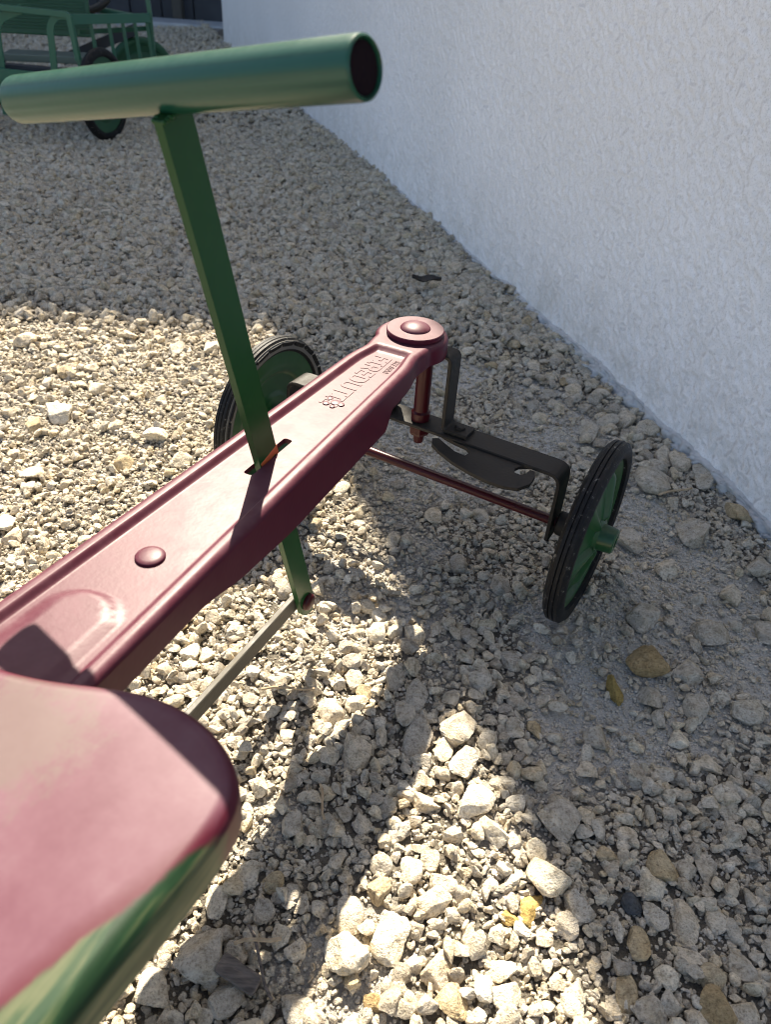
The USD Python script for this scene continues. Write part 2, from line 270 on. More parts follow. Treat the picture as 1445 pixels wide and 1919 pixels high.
# the seat: maroon top with a dusty patch, brushed green edge; boundary, wear and the shade on the lip are paint, laid in the board's own space
M_seat = mat('painted_seat_board', {
    'g': TC, 's': ('separate_xyz', {}),
    # red over green: distance of the boundary from the board's right side grows backwards
    'nb': ('noise_texture', {'scale': 38.0, 'detail': 4.0, 'roughness': .6}), 'nbm': ('math', {'math_type': 'multiply_add', 'value2': .009, 'value3': -.0045}),
    'k1': ('math', {'math_type': 'multiply_add', 'value2': .29, 'value3': .3082}),   # x * K + C
    'k2': ('math', {'math_type': 'add'}), 'k3': ('math', {'math_type': 'add'}),
    'rb': ('map_range', {'from_min': -.0012, 'from_max': .0012, 'to_min': 1.0, 'to_max': 0.0, 'clamp': True}),
    'zt': ('map_range', {'from_min': .2655, 'from_max': .2675, 'to_min': 1.0, 'to_max': 0.0, 'clamp': True}),
    'fr': ('map_range', {'from_min': -.525, 'from_max': -.5275, 'to_min': 0.0, 'to_max': 1.0, 'clamp': True}), 'ztf': ('math', {'math_type': 'multiply'}),
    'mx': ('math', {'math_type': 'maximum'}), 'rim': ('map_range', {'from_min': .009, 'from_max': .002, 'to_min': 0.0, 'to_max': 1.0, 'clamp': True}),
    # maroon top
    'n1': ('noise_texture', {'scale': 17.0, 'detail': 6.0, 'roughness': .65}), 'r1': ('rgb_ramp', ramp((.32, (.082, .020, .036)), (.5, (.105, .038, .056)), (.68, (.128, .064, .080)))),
    'deep': ('mix_color', {'blend_type': 'mix', 'b': (.062, .004, .013)}), 'rims': ('math', {'math_type': 'multiply', 'value2': .9}), 'lz': ('map_range', {'from_min': .2787, 'from_max': .2770, 'to_min': 0.0, 'to_max': .92, 'clamp': True}), 'lm': ('math', {'math_type': 'maximum'}),  # lip below the top coloured darker, its shade painted in
    # dusty patch
    'dv': ('mapping', {'mapping_type': 'point', 'location': (.524 * 20, .055 * 20, 0), 'scale': (20, 20, 0)}), 'dl': ('gradient_texture', {'gradient_type': 'spherical'}),
    'nd': ('noise_texture', {'scale': 60.0, 'detail': 7.0, 'roughness': .75}), 'da': ('math', {'math_type': 'multiply_add', 'value2': 1.5, 'value3': -.75}), 'db': ('math', {'math_type': 'add'}),
    'dr': ('map_range', {'from_min': .22, 'from_max': .55, 'to_min': 0.0, 'to_max': .60, 'clamp': True}),
    'mred': ('mix_color', {'blend_type': 'mix', 'b': (.098, .076, .062)}),
    # green edge with worn cream streaks
    'sm': ('mapping', {'scale': (13, 130, 130)}), 'ns': ('noise_texture', {'scale': 1.0, 'detail': 4.0, 'roughness': .6, 'distortion': .6}), 'rs': ('rgb_ramp', ramp((.45, (.007, .025, .009)), (.51, (.014, .040, .016)), (.58, (.050, .068, .030)), (.75, (.105, .105, .056)))),
    'fin': ('mix_color', {'blend_type': 'mix'}), 'nc': ('noise_texture', {'scale': 75.0, 'detail': 5.0, 'roughness': .7}), 'rcx': ('rgb_ramp', ramp((.715, (0, 0, 0)), (.73, (1, 1, 1)))), 'sc': ('separate_color', {}), 'chip': ('mix_color', {'blend_type': 'mix', 'b': (.045, .022, .016)}), 'n2': ('noise_texture', {'scale': 260.0, 'detail': 2.0}), 'bu': ('bump', {'strength': .03, 'distance': .001}),
    'p': ('principled_bsdf', {'roughness': .48, 'specular_ior_level': .22})},
    [('g.object', 's.vector'), ('g.object', 'nb.vector'), ('nb.fac', 'nbm.value1'), ('s.x', 'k1.value1'), ('s.y', 'k2.value1'), ('k1.value', 'k2.value2'), ('k2.value', 'k3.value1'), ('nbm.value', 'k3.value2'), ('k3.value', 'rb.value'),
     ('s.z', 'zt.value'), ('s.x', 'fr.value'), ('zt.result', 'ztf.value1'), ('fr.result', 'ztf.value2'), ('rb.result', 'mx.value1'), ('ztf.value', 'mx.value2'),
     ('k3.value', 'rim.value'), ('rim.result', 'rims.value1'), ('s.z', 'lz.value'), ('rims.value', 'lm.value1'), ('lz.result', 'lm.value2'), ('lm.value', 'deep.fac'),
     ('g.object', 'n1.vector'), ('n1.fac', 'r1.fac'), ('r1.color', 'mred.a'), ('g.object', 'dv.vector'), ('dv.vector', 'dl.vector'), ('g.object', 'nd.vector'), ('nd.fac', 'da.value1'), ('da.value', 'db.value1'), ('dl.fac', 'db.value2'),
     ('db.value', 'dr.value'), ('dr.result', 'mred.fac'), ('mred.result', 'deep.a'), ('deep.result', 'fin.a'), ('g.object', 'sm.vector'), ('sm.vector', 'ns.vector'), ('ns.fac', 'rs.fac'), ('rs.color', 'fin.b'), ('mx.value', 'fin.fac'),
     ('g.object', 'nc.vector'), ('nc.fac', 'rcx.fac'), ('rcx.color', 'sc.color'), ('sc.r', 'chip.fac'), ('fin.result', 'chip.a'), ('chip.result', 'p.base_color'), ('g.object', 'n2.vector'), ('n2.fac', 'bu.height'), ('bu.normal', 'p.normal')])

# ------------------------------------------------------------------ ground
WALL_P = np.array([.420, .850]); WALL_D = unit([-.383, 1.0]); WALL_N = np.array([-WALL_D[1], WALL_D[0]])     # WALL_N points into the yard
def wall_dist(x, y): return (np.asarray(x) - WALL_P[0]) * WALL_N[0] + (np.asarray(y) - WALL_P[1]) * WALL_N[1]
def smooth(a, lo, hi): t = np.clip((a - lo) / (hi - lo), 0, 1); return t * t * (3 - 2 * t)
def gz(x, y):
    x, y = np.asarray(x, float), np.asarray(y, float); q = np.stack([x, y, 0 * x], -1)
    z = .010 * (meshkit.fbm(q * 5.0, 3, 5) - .5) + .010 * (meshkit.fbm(q * 17.0, 3, 9) - .5)
    d = np.maximum(wall_dist(x, y), 0); mound = np.exp(-(d / .13) ** 2) * smooth(y, .55, 1.3)
    z = z + .022 * mound * (.55 + .9 * meshkit.fbm(q * 6.0, 2, 21))
    return z - .004
def sandy(x, y):
    """1 where trodden dust shows between few stones"""
    x, y = np.asarray(x, float), np.asarray(y, float); q = np.stack([x, y, 0 * x], -1); d = wall_dist(x, y)
    a = smooth(d, .05, .12) * (1 - smooth(d, .33, .52)) * smooth(y, .26, .36) * (1 - smooth(y, 1.0, 1.25))
    n = meshkit.fbm(q * 9.0, 3, 33)
    return np.clip(a * smooth(n, .38, .6) * 1.1 + .55 * smooth(n, .62, .75), 0, 1)
def axis(lo, hi, step, far):
    a = list(np.arange(lo, hi + 1e-9, step)); s, v = step, hi
    while v < far: s *= 1.35; v += s; a.append(v)
    s, v = step, lo
    while v > -far: s *= 1.35; v -= s; a.insert(0, v)
    return np.array(a)
gx, gy = axis(-1.5, 1.0, .0085, 150), axis(0.0, 2.6, .0085, 150)
X, Y = np.meshgrid(gx, gy); Z = gz(X, Y)
nx, ny = len(gx), len(gy); idx = np.arange(nx * ny).reshape(ny, nx)
fq = np.stack([idx[:-1, :-1], idx[:-1, 1:], idx[1:, 1:], idx[1:, :-1]], -1).reshape(-1, 4)
ground = tag(obj('ground', (np.stack([X, Y, Z], -1).reshape(-1, 3), fq), M_ground, smooth=True), kind='structure')
UsdGeom.PrimvarsAPI(ground).CreatePrimvar('dust', Sdf.ValueTypeNames.FloatArray, 'vertex').Set(Vt.FloatArray.FromNumpy(np.clip(sandy(X, Y) * 1.3, 0, 1).ravel().astype(np.float32)))

# ------------------------------------------------------------------ wall (far end in view) and the shed behind
FAR = WALL_P + WALL_D * ((4.50 - WALL_P[1]) / WALL_D[1]); NEAR = WALL_P - WALL_D * 3.6
WALL_H, WALL_T = 2.31, .22
wM = basis([*WALL_D, 0], [*WALL_N, 0], [0, 0, 1], [*WALL_P, 0])      # x along the wall away from the camera, y into the yard
L0, L1 = -3.6, float(np.linalg.norm(FAR - WALL_P))
wall = thing('garden_wall', 'long white roughcast rendered wall running back along the right side', 'wall', wM)
b_ = rbox(L1 - L0, WALL_T, WALL_H + .3, .006); b_.apply_translation([(L0 + L1) / 2, -WALL_T / 2, WALL_H / 2 - .15]); obj('render_face', put(b_, wM), M_stucco, wall, smooth=30)
cp = rbox(L1 - L0 - .004, WALL_T - .004, .05, .006); cp.apply_translation([(L0 + L1) / 2, -WALL_T / 2, WALL_H + .026]); obj('coping', put(cp, wM), M_concrete, wall, smooth=30)
cu, cz = np.concatenate([np.arange(-.40, 2.30, .0025), np.arange(2.30, L1 - .004, .006)]), np.arange(-.03, .70, .0026); CU, CZ = np.meshgrid(cu, cz, indexing='ij')
g1 = meshkit.fbm(np.stack([CU * 165, CZ * 165, 0 * CU], -1), 2, 51); g2 = meshkit.fbm(np.stack([CU * 48 + 3, CZ * 48, 0 * CU + 5], -1), 2, 57)
fade = smooth(CU, -.40, -.36) * (1 - .5 * smooth(CU, 1.4, 2.6)) * (1 - smooth(CZ, .64, .695))
CY = .0004 + fade * (.0017 * smooth(g1, .30, .72) + .0006 * g2)
ci = np.arange(CU.size).reshape(CU.shape); cf = np.stack([ci[:-1, :-1], ci[:-1, 1:], ci[1:, 1:], ci[1:, :-1]], -1).reshape(-1, 4)
obj('roughcast_coat', put(trimesh.Trimesh(np.stack([CU, CY, CZ], -1).reshape(-1, 3), np.vstack([cf[:, [0, 1, 2]], cf[:, [0, 2, 3]]]), process=False), wM), M_coat, wall, smooth=True)
# rough plaster spread along the foot of the wall
us = np.concatenate([np.linspace(-1.2, 2.2, 1100), np.linspace(2.22, L1, 120)]); prof = np.linspace(0, 1, 17)
U, Pp = np.meshgrid(us, prof, indexing='ij'); q3 = np.stack([U * 14, Pp * 2, 0 * U], -1)
wd = .007 + .026 * meshkit.fbm(np.stack([U * 5, 0 * U, 0 * U], -1), 4, 3) * (1 - .85 * smooth(U, .25, .8)); ht = .006 + .022 * (1 - .6 * smooth(U, .5, 1.4)) * meshkit.fbm(np.stack([U * 4, 0 * U + 7, 0 * U], -1), 4, 6)
base = gz(*(WALL_P[:, None, None] + WALL_D[:, None, None] * U + WALL_N[:, None, None] * wd))
lump = .034 * (meshkit.fbm(np.stack([U * 95, Pp * 7, 0 * U], -1), 6, 8) - .5) * np.sin(np.pi * np.clip(Pp * 1.05, 0, 1))
yy = .0060 + wd * (Pp ** 1.6) + lump; zz = (base + ht) * (1 - Pp) ** 1.25 + (base - .012) * Pp ** 1.1 + lump * .7
yy[:, 0] = -.004
v_ = np.stack([U, yy, zz], -1).reshape(-1, 3); n1, n2 = U.shape; ii = np.arange(n1 * n2).reshape(n1, n2)
ff = np.stack([ii[:-1, :-1], ii[:-1, 1:], ii[1:, 1:], ii[1:, :-1]], -1).reshape(-1, 4)
obj('plaster_footing', put(trimesh.Trimesh(v_, np.vstack([ff[:, [0, 2, 1]], ff[:, [0, 3, 2]]]), process=False), wM), M_plaster, wall, smooth=True)

SHED_Y, SHED_H = 5.25, 4.47
shed = thing('outbuilding', 'dark shaded outbuilding behind the green cart with a concrete sill', 'building')
def wbox(x0, x1, y0, y1, z0, z1, r=.006):
    m = rbox(x1 - x0, y1 - y0, z1 - z0, r); m.apply_translation([(x0 + x1) / 2, (y0 + y1) / 2, (z0 + z1) / 2]); return m
obj('wall', wbox(-9, -3.4, SHED_Y, SHED_Y + .3, -.2, SHED_H), M_plaster, shed, smooth=30)
obj('wall', wbox(-.2, 5, SHED_Y, SHED_Y + .3, -.2, SHED_H), M_plaster, shed, smooth=30)
obj('back_wall', wbox(-9, 5, SHED_Y + 3.0, SHED_Y + 3.2, -.2, SHED_H - .16), M_plaster, shed, smooth=30)
obj('lintel_wall', wbox(-3.4, -.2, SHED_Y, SHED_Y + .3, 2.2, SHED_H), M_plaster, shed, smooth=30)
obj('roof', wbox(-9, 5, SHED_Y + .302, SHED_Y + 3.2, SHED_H - .15, SHED_H - .01), M_concrete, shed, smooth=30)
obj('sill', wbox(-3.4, -.98, SHED_Y - .22, SHED_Y - .002, -.1, .030, .01), M_concrete, shed, smooth=30)
for k in range(17):
    x0 = -3.4 + k * .188
    obj('door_board', wbox(x0 + .003, x0 + .185, SHED_Y + .10 + (.004 if k % 2 else 0), SHED_Y + .13, -.05, 2.195, .004), M_dark, shed, smooth=30)
obj('door_backing', wbox(-3.45, -.15, SHED_Y + .135, SHED_Y + .16, -.1, 2.3), M_dark, shed, smooth=30)  # added unseen panel, keeps sun from leaking between the boards
obj('door_post', wbox(-1.44, -1.385, SHED_Y + .03, SHED_Y + .095, .02, 2.19, .004), M_steel, shed, smooth=30)
# ------------------------------------------------------------------ the ride-on cart
HC = np.array([.01866, .696, 0.]); FWD = np.array([.41803, .90843, 0]); LEFT = np.array([-.90843, .41803, 0]); ZUP = np.array([0, 0, 1.])
CM = basis(FWD, LEFT, ZUP, HC)                       # x forwards, y to the left, z up; origin under the head of the beam
cart = thing('ride_on_cart', 'maroon and green ride-on lever cart with T handle standing on the gravel', 'ride-on cart', CM)
def C(s, t, z): return HC - FWD * s - LEFT * t + ZUP * z      # s metres behind the head, t to the right

# pressed beam: a grid over the top with rounded shoulders, a channel underneath
s_ = np.concatenate([-.0225 + .0575 * (np.linspace(0, 1, 34) ** 2), np.linspace(.037, .52, 210)])
S0, RH = .0125, .035
def half(s):
    head = np.sqrt(np.maximum(RH ** 2 - (s - S0) ** 2, 0)); body = .0305 + .0125 * np.clip((s - .05) / .40, 0, 1.2) ** 1.15
    w = smooth(s, S0 + .010, S0 + .046); return np.where(s < S0, head, head * 0 + (1 - w) * np.sqrt(np.maximum(RH ** 2 - (np.minimum(s, S0 + .02) - S0) ** 2, 0)) + w * (body - .0035 * np.exp(-((s - .055) / .018) ** 2)))
def low(s): return .232 - .004 * smooth(s, .035, .10) - .0170 * smooth(s, .112, .128) + .0065 * smooth(s, .27, .36) + .0085 * smooth(s, .34, .39)
RS = .0055
TOP = .2507
pr_ = [(0, None)] + [(RS * (1 - math.cos(a)), TOP - RS * (1 - math.sin(a))) for a in np.linspace(0, math.pi / 2, 7)]
inner = np.concatenate([np.linspace(RS + .0008, .0165, 12), [.020]])
def floor_drop(s, d, t, arch=True):
    r = .0042 * smooth(d, .0085, .0135) * smooth(s, .050, .0575)
    if arch:                                             # raised pressed arch near the seat
        q = np.where(s < .4425, np.hypot(s - .4425, t), np.abs(t)); r = r - .0022 * (1 - smooth(q, .0185, .0225)) * smooth(r, 0, .002)
    return r
rows = []
for s in s_:
    h = max(float(half(np.array(s))), .0015); k = min(1., h / .012); ring = []
    ring.append((h, float(low(np.array(s)))))
    for d, z in pr_[1:]: ring.append((h - d * k, z))
    for d in inner: 
        t = max(h - d * k, .0) if d < .0199 else max(h - .020 * k, 0); ring.append((t, TOP - float(floor_drop(s, d if k == 1 else 0, t))))
    tm_ = ring[-1][0]
    for a in (.80, .6, .4, .2): t = tm_ * a; ring.append((t, TOP - float(floor_drop(s, .02 if k == 1 else 0, t))))
    ring.append((0., TOP - float(floor_drop(s, .02 if k == 1 else 0, 0.))))
    full = [(t, z) for t, z in ring] + [(-t, z) for t, z in ring[-2::-1]]
    under = [(-h + min(.002, h * .5), full[-1][1]), (-h + min(.002, h * .5), TOP - .0085), (h - min(.002, h * .5), TOP - .0085), (h - min(.002, h * .5), full[0][1])]
    rows.append([C(s, t, z) for t, z in full + under])
v_ = np.array(rows); n1, n2 = v_.shape[:2]; ii = np.arange(n1 * n2).reshape(n1, n2); i2 = np.roll(ii, -1, 1)
ff = np.stack([ii[:-1], i2[:-1], i2[1:], ii[1:]], -1).reshape(-1, 4)
tri = [ff[:, [0, 1, 2]], ff[:, [0, 2, 3]]]
for r0, flip in ((0, 1), (n1 - 1, 0)):
    cpt = len(v_.reshape(-1, 3)) + (r0 > 0)
    a = np.stack([ii[r0], i2[r0], np.full(n2, cpt)], 1); tri.append(a[:, ::-1] if flip else a)
beam = trimesh.Trimesh(np.vstack([v_.reshape(-1, 3), v_[0].mean(0), v_[-1].mean(0)]), np.vstack(tri), process=False)
if beam.volume < 0: beam.invert()
sl = extrude(sbox(.2290, -.0014, .2780, .0014).buffer(.0023), .08)
sl.vertices = np.array([C(p[0], p[1], .20 + p[2]) for p in sl.vertices]); sl.fix_normals()
try:
    mk = lambda q: m3.Manifold(m3.Mesh(vert_properties=np.ascontiguousarray(np.asarray(q.vertices).astype(np.float32)), tri_verts=np.ascontiguousarray(np.asarray(q.faces).astype(np.uint32))))
    bm, sm_ = mk(beam), mk(sl)
    cut = bm - sm_
    if cut.volume() > 1e-6: beam = tm(cut)
    else: print('slot cut empty', bm.status(), bm.volume(), sm_.volume())
except Exception as e: print('slot', e)
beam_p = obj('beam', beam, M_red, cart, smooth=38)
def lettering(text, s0, t0, height, squeeze=1.0):
    m = meshkit.text_mesh(text, height, .0016, True); m.vertices[:, 0] *= squeeze
    v = np.array([C(s0 + p[0], t0 + p[1], TOP - .0044 + p[2] * .40) for p in m.vertices]); m = trimesh.Trimesh(v, m.faces, process=False); m.fix_normals(); return m
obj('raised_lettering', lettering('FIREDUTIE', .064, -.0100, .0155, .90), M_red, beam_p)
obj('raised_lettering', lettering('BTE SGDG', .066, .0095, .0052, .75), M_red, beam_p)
emb = cat(*[put(lathe([(r, 0), (r * .9, .0011), (0, .0018)], np.eye(4), 14), basis(FWD, LEFT, ZUP, C(s, t, TOP - .0045))) for s, t, r in ((.1605, .002, .0042), (.1655, -.004, .003), (.157, -.005, .0026), (.161, .0075, .003), (.1675, .003, .0024))])
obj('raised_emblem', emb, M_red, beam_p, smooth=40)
HD = basis(FWD, LEFT, ZUP, C(.0125, .003, TOP))
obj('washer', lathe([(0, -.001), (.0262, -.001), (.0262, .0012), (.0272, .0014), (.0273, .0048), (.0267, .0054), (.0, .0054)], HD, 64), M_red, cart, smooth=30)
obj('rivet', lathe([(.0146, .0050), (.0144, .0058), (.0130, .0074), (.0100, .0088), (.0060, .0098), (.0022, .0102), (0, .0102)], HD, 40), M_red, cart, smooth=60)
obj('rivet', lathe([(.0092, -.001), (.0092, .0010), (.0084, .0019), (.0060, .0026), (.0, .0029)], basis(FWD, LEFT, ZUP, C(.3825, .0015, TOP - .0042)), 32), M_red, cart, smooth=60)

# seat board
half_o = [(.502, 0), (.5015, .012), (.498, .032), (.492, .052), (.4845, .071), (.479, .089), (.4780, .105), (.4800, .120), (.4845, .134), (.492, .1465), (.5025, .1545), (.515, .1570), (.56, .1565), (.66, .153), (.74, .148), (.765, .140), (.778, .120), (.783, .08), (.785, 0)]
hp = np.array(half_o); from scipy.interpolate import splprep, splev
tck, _ = splprep(hp.T, s=1e-6, k=3); fine = np.array(splev(np.linspace(0, 1, 160), tck)).T
outl = np.vstack([fine, np.stack([fine[-2:0:-1, 0], -fine[-2:0:-1, 1]], 1)])
tg = np.roll(outl, -1, 0) - np.roll(outl, 1, 0); tg /= np.linalg.norm(tg, axis=1, keepdims=True); nrm = np.stack([tg[:, 1], -tg[:, 0]], 1)
if (nrm * (outl - outl.mean(0))).sum() < 0: nrm = -nrm
Z0, Z1, RR = .2512, .2795, .0085
lay = [(.004, Z0), (.0012, Z0 + .001), (0, Z0 + .004)] + [(RR * (1 - math.cos(a)), Z1 - RR * (1 - math.sin(a))) for a in np.linspace(0, math.pi / 2, 8)] + [(.02, Z1 + .0003)]
rings = np.array([[C(*(p - n * d), z) for p, n in zip(outl, nrm)] for d, z in lay]); k_ = len(outl); ii = np.arange(len(lay) * k_).reshape(len(lay), k_); i2 = np.roll(ii, -1, 1)
ff = np.stack([ii[:-1], i2[:-1], i2[1:], ii[1:]], -1).reshape(-1, 4); vv = rings.reshape(-1, 3); cb, ct = len(vv), len(vv) + 1
tri = np.vstack([ff[:, [0, 1, 2]], ff[:, [0, 2, 3]], np.stack([i2[0], ii[0], np.full(k_, cb)], 1), np.stack([ii[-1], i2[-1], np.full(k_, ct)], 1)])
sb = trimesh.Trimesh(np.vstack([vv, C(.63, 0, Z0), C(.63, 0, Z1 + .0004)]), tri, process=False)
if sb.volume < 0: sb.invert()
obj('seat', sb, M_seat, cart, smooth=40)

# lever: flat bar through the slot, grip tube across its top
def onL(s, z): return C(s, 0.0, z)
PA, PB = onL(.2060, .0590), onL(.3205, .4815); ld = unit(PB - PA); lw = unit(np.cross(LEFT, ld))
LT = .0052; w0 = .0205; w1 = .0225
poly = []
L = np.linalg.norm(PB - PA)
bar = Polygon([(-w0 / 2, .004), (-w0 / 2 + .001, -.008), (-w0 / 2 + .007, -.0165), (w0 / 2 - .004, -.011), (w0 / 2, -.004), (w1 / 2, L), (-w1 / 2, L)]).buffer(-.0008).buffer(.0008)
lev = extrude(bar, LT); lev.apply_translation([0, 0, -LT / 2])
lev = put(lev, basis(-lw, ld, np.cross(-lw, ld), PA)); lev.fix_normals()
lev_p = obj('lever', lev, M_green, cart, smooth=25)
pc = cat(put(rbox(.0195, .0065, .0057, .0008), basis(-lw, ld, np.cross(-lw, ld), PA + ld * (.1955))), put(rbox(.004, .010, .0058, .0008), basis(-lw, ld, np.cross(-lw, ld), PA + ld * .194 + lw * .0098)))
obj('bare_primer_patch', pc, M_orange, lev_p)
bolt = basis(unit(np.cross(ld, -LEFT)), ld, -LEFT, PA + ld * .004 - LEFT * (LT / 2))
obj('pivot_bolt', lathe([(.0082, -.0005), (.0082, .0022), (.0070, .0040), (.004, .0049), (0, .0052)], bolt, 24), M_red2, lev_p, smooth=50)
GL, GR, GRHO = np.array([-.2195, .472, .4685]), np.array([-.0195, .3470, .5129]), .0122
gz_ = unit(GR - GL); gx_ = unit(np.cross(gz_, ZUP)); gy_ = np.cross(gz_, gx_); GM = basis(gx_, gy_, gz_, GL); GLEN = float(np.linalg.norm(GR - GL))
pr2 = [(GRHO - .0022, .0012), (GRHO - .0012, 0.0), (GRHO - .0003, .0008), (GRHO, .0025)] + [(GRHO, a) for a in np.linspace(.01, GLEN - .003, 12)] + [(GRHO - .0003, GLEN - .0008), (GRHO - .0012, GLEN), (GRHO - .0022, GLEN - .0012), (GRHO - .0022, GLEN - .012), (GRHO - .0022, .012), (GRHO - .0022, .0012)]
grip = obj('grip_tube', lathe(pr2, GM, 72), M_grip, cart, smooth=40)
obj('end_plug', lathe([(0, GLEN - .006), (GRHO - .0024, GLEN - .006), (GRHO - .0024, GLEN - .0016), (GRHO - .0045, GLEN - .0012), (0, GLEN - .0013)], GM, 48), M_cap, grip, smooth=40)
obj('end_plug', lathe([(0, .0015), (GRHO - .0045, .0014), (GRHO - .0024, .0018), (GRHO - .0024, .006), (0, .006)], GM, 48), M_cap, grip, smooth=40)
rw = np.random.default_rng(8); beads = []
for sd in (-1, 1):
    for k in range(9):
        b1 = trimesh.creation.icosphere(2, .0016 * rw.uniform(.8, 1.25)); b1.apply_transform(basis(-lw, np.cross(ld, -lw), ld, PB + lw * (.0100 - .0025 * k) + np.cross(ld, -lw) * sd * .0030 - ld * (.0006 + .0006 * rw.random()))); beads.append(b1)
obj('weld_bead', cat(*beads), M_green, lev_p, smooth=60)

# drive rod, rear support, rear axle and wheels (under and behind the seat)
rod = sweep([C(.2035, -.0065, .0640), C(.36, -.0065, .0655), C(.79, -.0065, .080)], flat_sect(.0055, .0165)); obj('drive_rod', rod, M_steel, cart, smooth=30)
obj('rod_pin', tube(C(.2065, -.0025, .063), C(.2065, -.012, .063), .005), M_red2, cart, smooth=40)
obj('rear_stay', sweep(bend([C(.36, -.012, .2375), C(.405, -.012, .2360), C(.56, -.012, .115), C(.80, -.012, .10)], .02), flat_sect(.030, .004)), M_black, cart, smooth=30)
RX = .83
rear_axle = tube(C(RX, -.195, .095), C(RX, .195, .095), .0055); obj('rear_axle', rear_axle, M_steel, cart, smooth=40)
obj('rear_fork', sweep(bend([C(.70, -.05, .249), C(.76, -.05, .249), C(RX, -.05, .095)], .02), flat_sect(.025, .004)), M_black, cart, smooth=30)
obj('rear_fork', sweep(bend([C(.70, .05, .249), C(.76, .05, .249), C(RX, .05, .095)], .02), flat_sect(.025, .004)), M_black, cart, smooth=30)

# wheels
R, WT = .095, .0200
def wheel(center, axis_out, parent, inner_blocks, spin=0.0):
    """axis_out points away from the cart"""
    z = unit(axis_out); x = unit(np.cross([0, 0, 1.], z)); y = np.cross(z, x); M = basis(x, y, z, center)
    w = put_thing = UsdGeom.Xform.Define(stage, path_for('wheel', parent)).GetPrim()
    h = WT / 2
    prof = [(R - .0155, -h * .82), (R - .011, -h), (R - .0055, -h * .97), (R - .0022, -h * .72)]
    for a in (-.44, 0., .44):                                  # ribs and grooves round the tread
        prof += [(R - .0011 - .0010 * abs(a), h * (a - .19)), (R - .0002 - .0010 * abs(a), h * (a - .15)), (R - .0001 - .0010 * abs(a), h * (a + .15)), (R - .0011 - .0010 * abs(a), h * (a + .19))]
    prof += [(R - .0022, h * .72), (R - .0055, h * .97), (R - .011, h), (R - .0155, h * .82), (R - .017, 0), (R - .0155, -h * .82)]
    obj('tyre', lathe(prof, M, 96), M_rubber, w, smooth=35)
    blocks = []
    if inner_blocks: obj('dusty_shoulder', lathe([(R - .0125, -h * 1.01), (R - .0080, -h * 1.03), (R - .0030, -h * .86), (R - .0030, -h * .70), (R - .0125, -h * .8), (R - .0125, -h * 1.01)], M, 96), M_dustrub, w, smooth=40)
    for k in range(24 if inner_blocks else 0):                                               # moulded blocks round the inner shoulder
        a = 2 * math.pi * k / 24
        m = rbox(.0208, .0078, .0018, .0008, 6); m.apply_transform(trimesh.transformations.rotation_matrix(math.radians(-24), [1, 0, 0])); m.apply_translation([0, R - .0072, -h * 1.00])
        m.apply_transform(trimesh.transformations.rotation_matrix(a, [0, 0, 1])); blocks.append(m)
    if blocks: obj('tread_blocks', put(cat(*blocks), M), M_rubber, w, smooth=35)
    # pressed disc: cone with five raised spokes outside, stepped rings inside
    rr = np.concatenate([np.linspace(.011, .070, 26), np.linspace(.0715, R - .0135, 9)]); tt = np.linspace(0, 2 * np.pi, 120, endpoint=False); Rg, Tg = np.meshgrid(rr, tt, indexing='ij')
    sp = np.cos(5 * (Tg + spin)); rib = np.clip((sp - .55) / .45, 0, 1) ** .8 * smooth(Rg, .012, .022) * (1 - smooth(Rg, .058, .070))
    zo = .0095 - .0125 * (Rg - .011) / .06 + .0062 * rib; zo = np.where(Rg > .070, -.0030 + .0075 * smooth(Rg, .070, .079), zo)
    zi = -.0060 + .003 * smooth(Rg, .028, .031) - .0035 * smooth(Rg, .052, .056) - .001 * smooth(Rg, .062, .064); zi = np.minimum(zi, zo - .002); 
    def polar(zv, flip):
        P3 = np.stack([Rg * np.cos(Tg), Rg * np.sin(Tg), zv], -1).reshape(-1, 3); n1, n2 = Rg.shape; ii = np.arange(n1 * n2).reshape(n1, n2); i2 = np.roll(ii, -1, 1)
        f = np.stack([ii[:-1], ii[1:], i2[1:], i2[:-1]], -1).reshape(-1, 4); f = np.vstack([f[:, [0, 1, 2]], f[:, [0, 2, 3]]]); return trimesh.Trimesh(P3, f[:, ::-1] if flip else f, process=False)
    obj('disc', put(cat(polar(zo, False), polar(zi, True)), M), M_wheel, w, smooth=50)
    obj('hub', lathe([(.0062, .0275), (.0112, .0275), (.0126, .0264), (.0130, .024), (.0138, .012), (.0175, .0085), (.017, -.004), (.0135, -.013), (.0062, -.013), (.0062, .0275)], M, 32), M_wheel, w, smooth=35)
    obj('axle_end', lathe([(0, -.013), (.0060, -.013), (.0060, .0255), (.0045, .0265), (0, .0268)], M, 20), M_red2, w, smooth=40)
    return w
PHI = -.4964; AX = np.array([math.cos(PHI), math.sin(PHI), 0]); AE = np.array([-math.sin(PHI), math.cos(PHI), 0]); CR = np.array([.2019, .6027, .0905]); TR = .3926
def A(al, back, z): return CR + AX * al - AE * back + ZUP * (z - CR[2])
wheel(CR, AX, cart, False, .35); wheel(CR - AX * TR - ZUP * .004, -AX, cart, True, .9)
wheel(C(RX, .175, .0905), -LEFT, cart, False); wheel(C(RX, -.175, .0905), LEFT, cart, False)

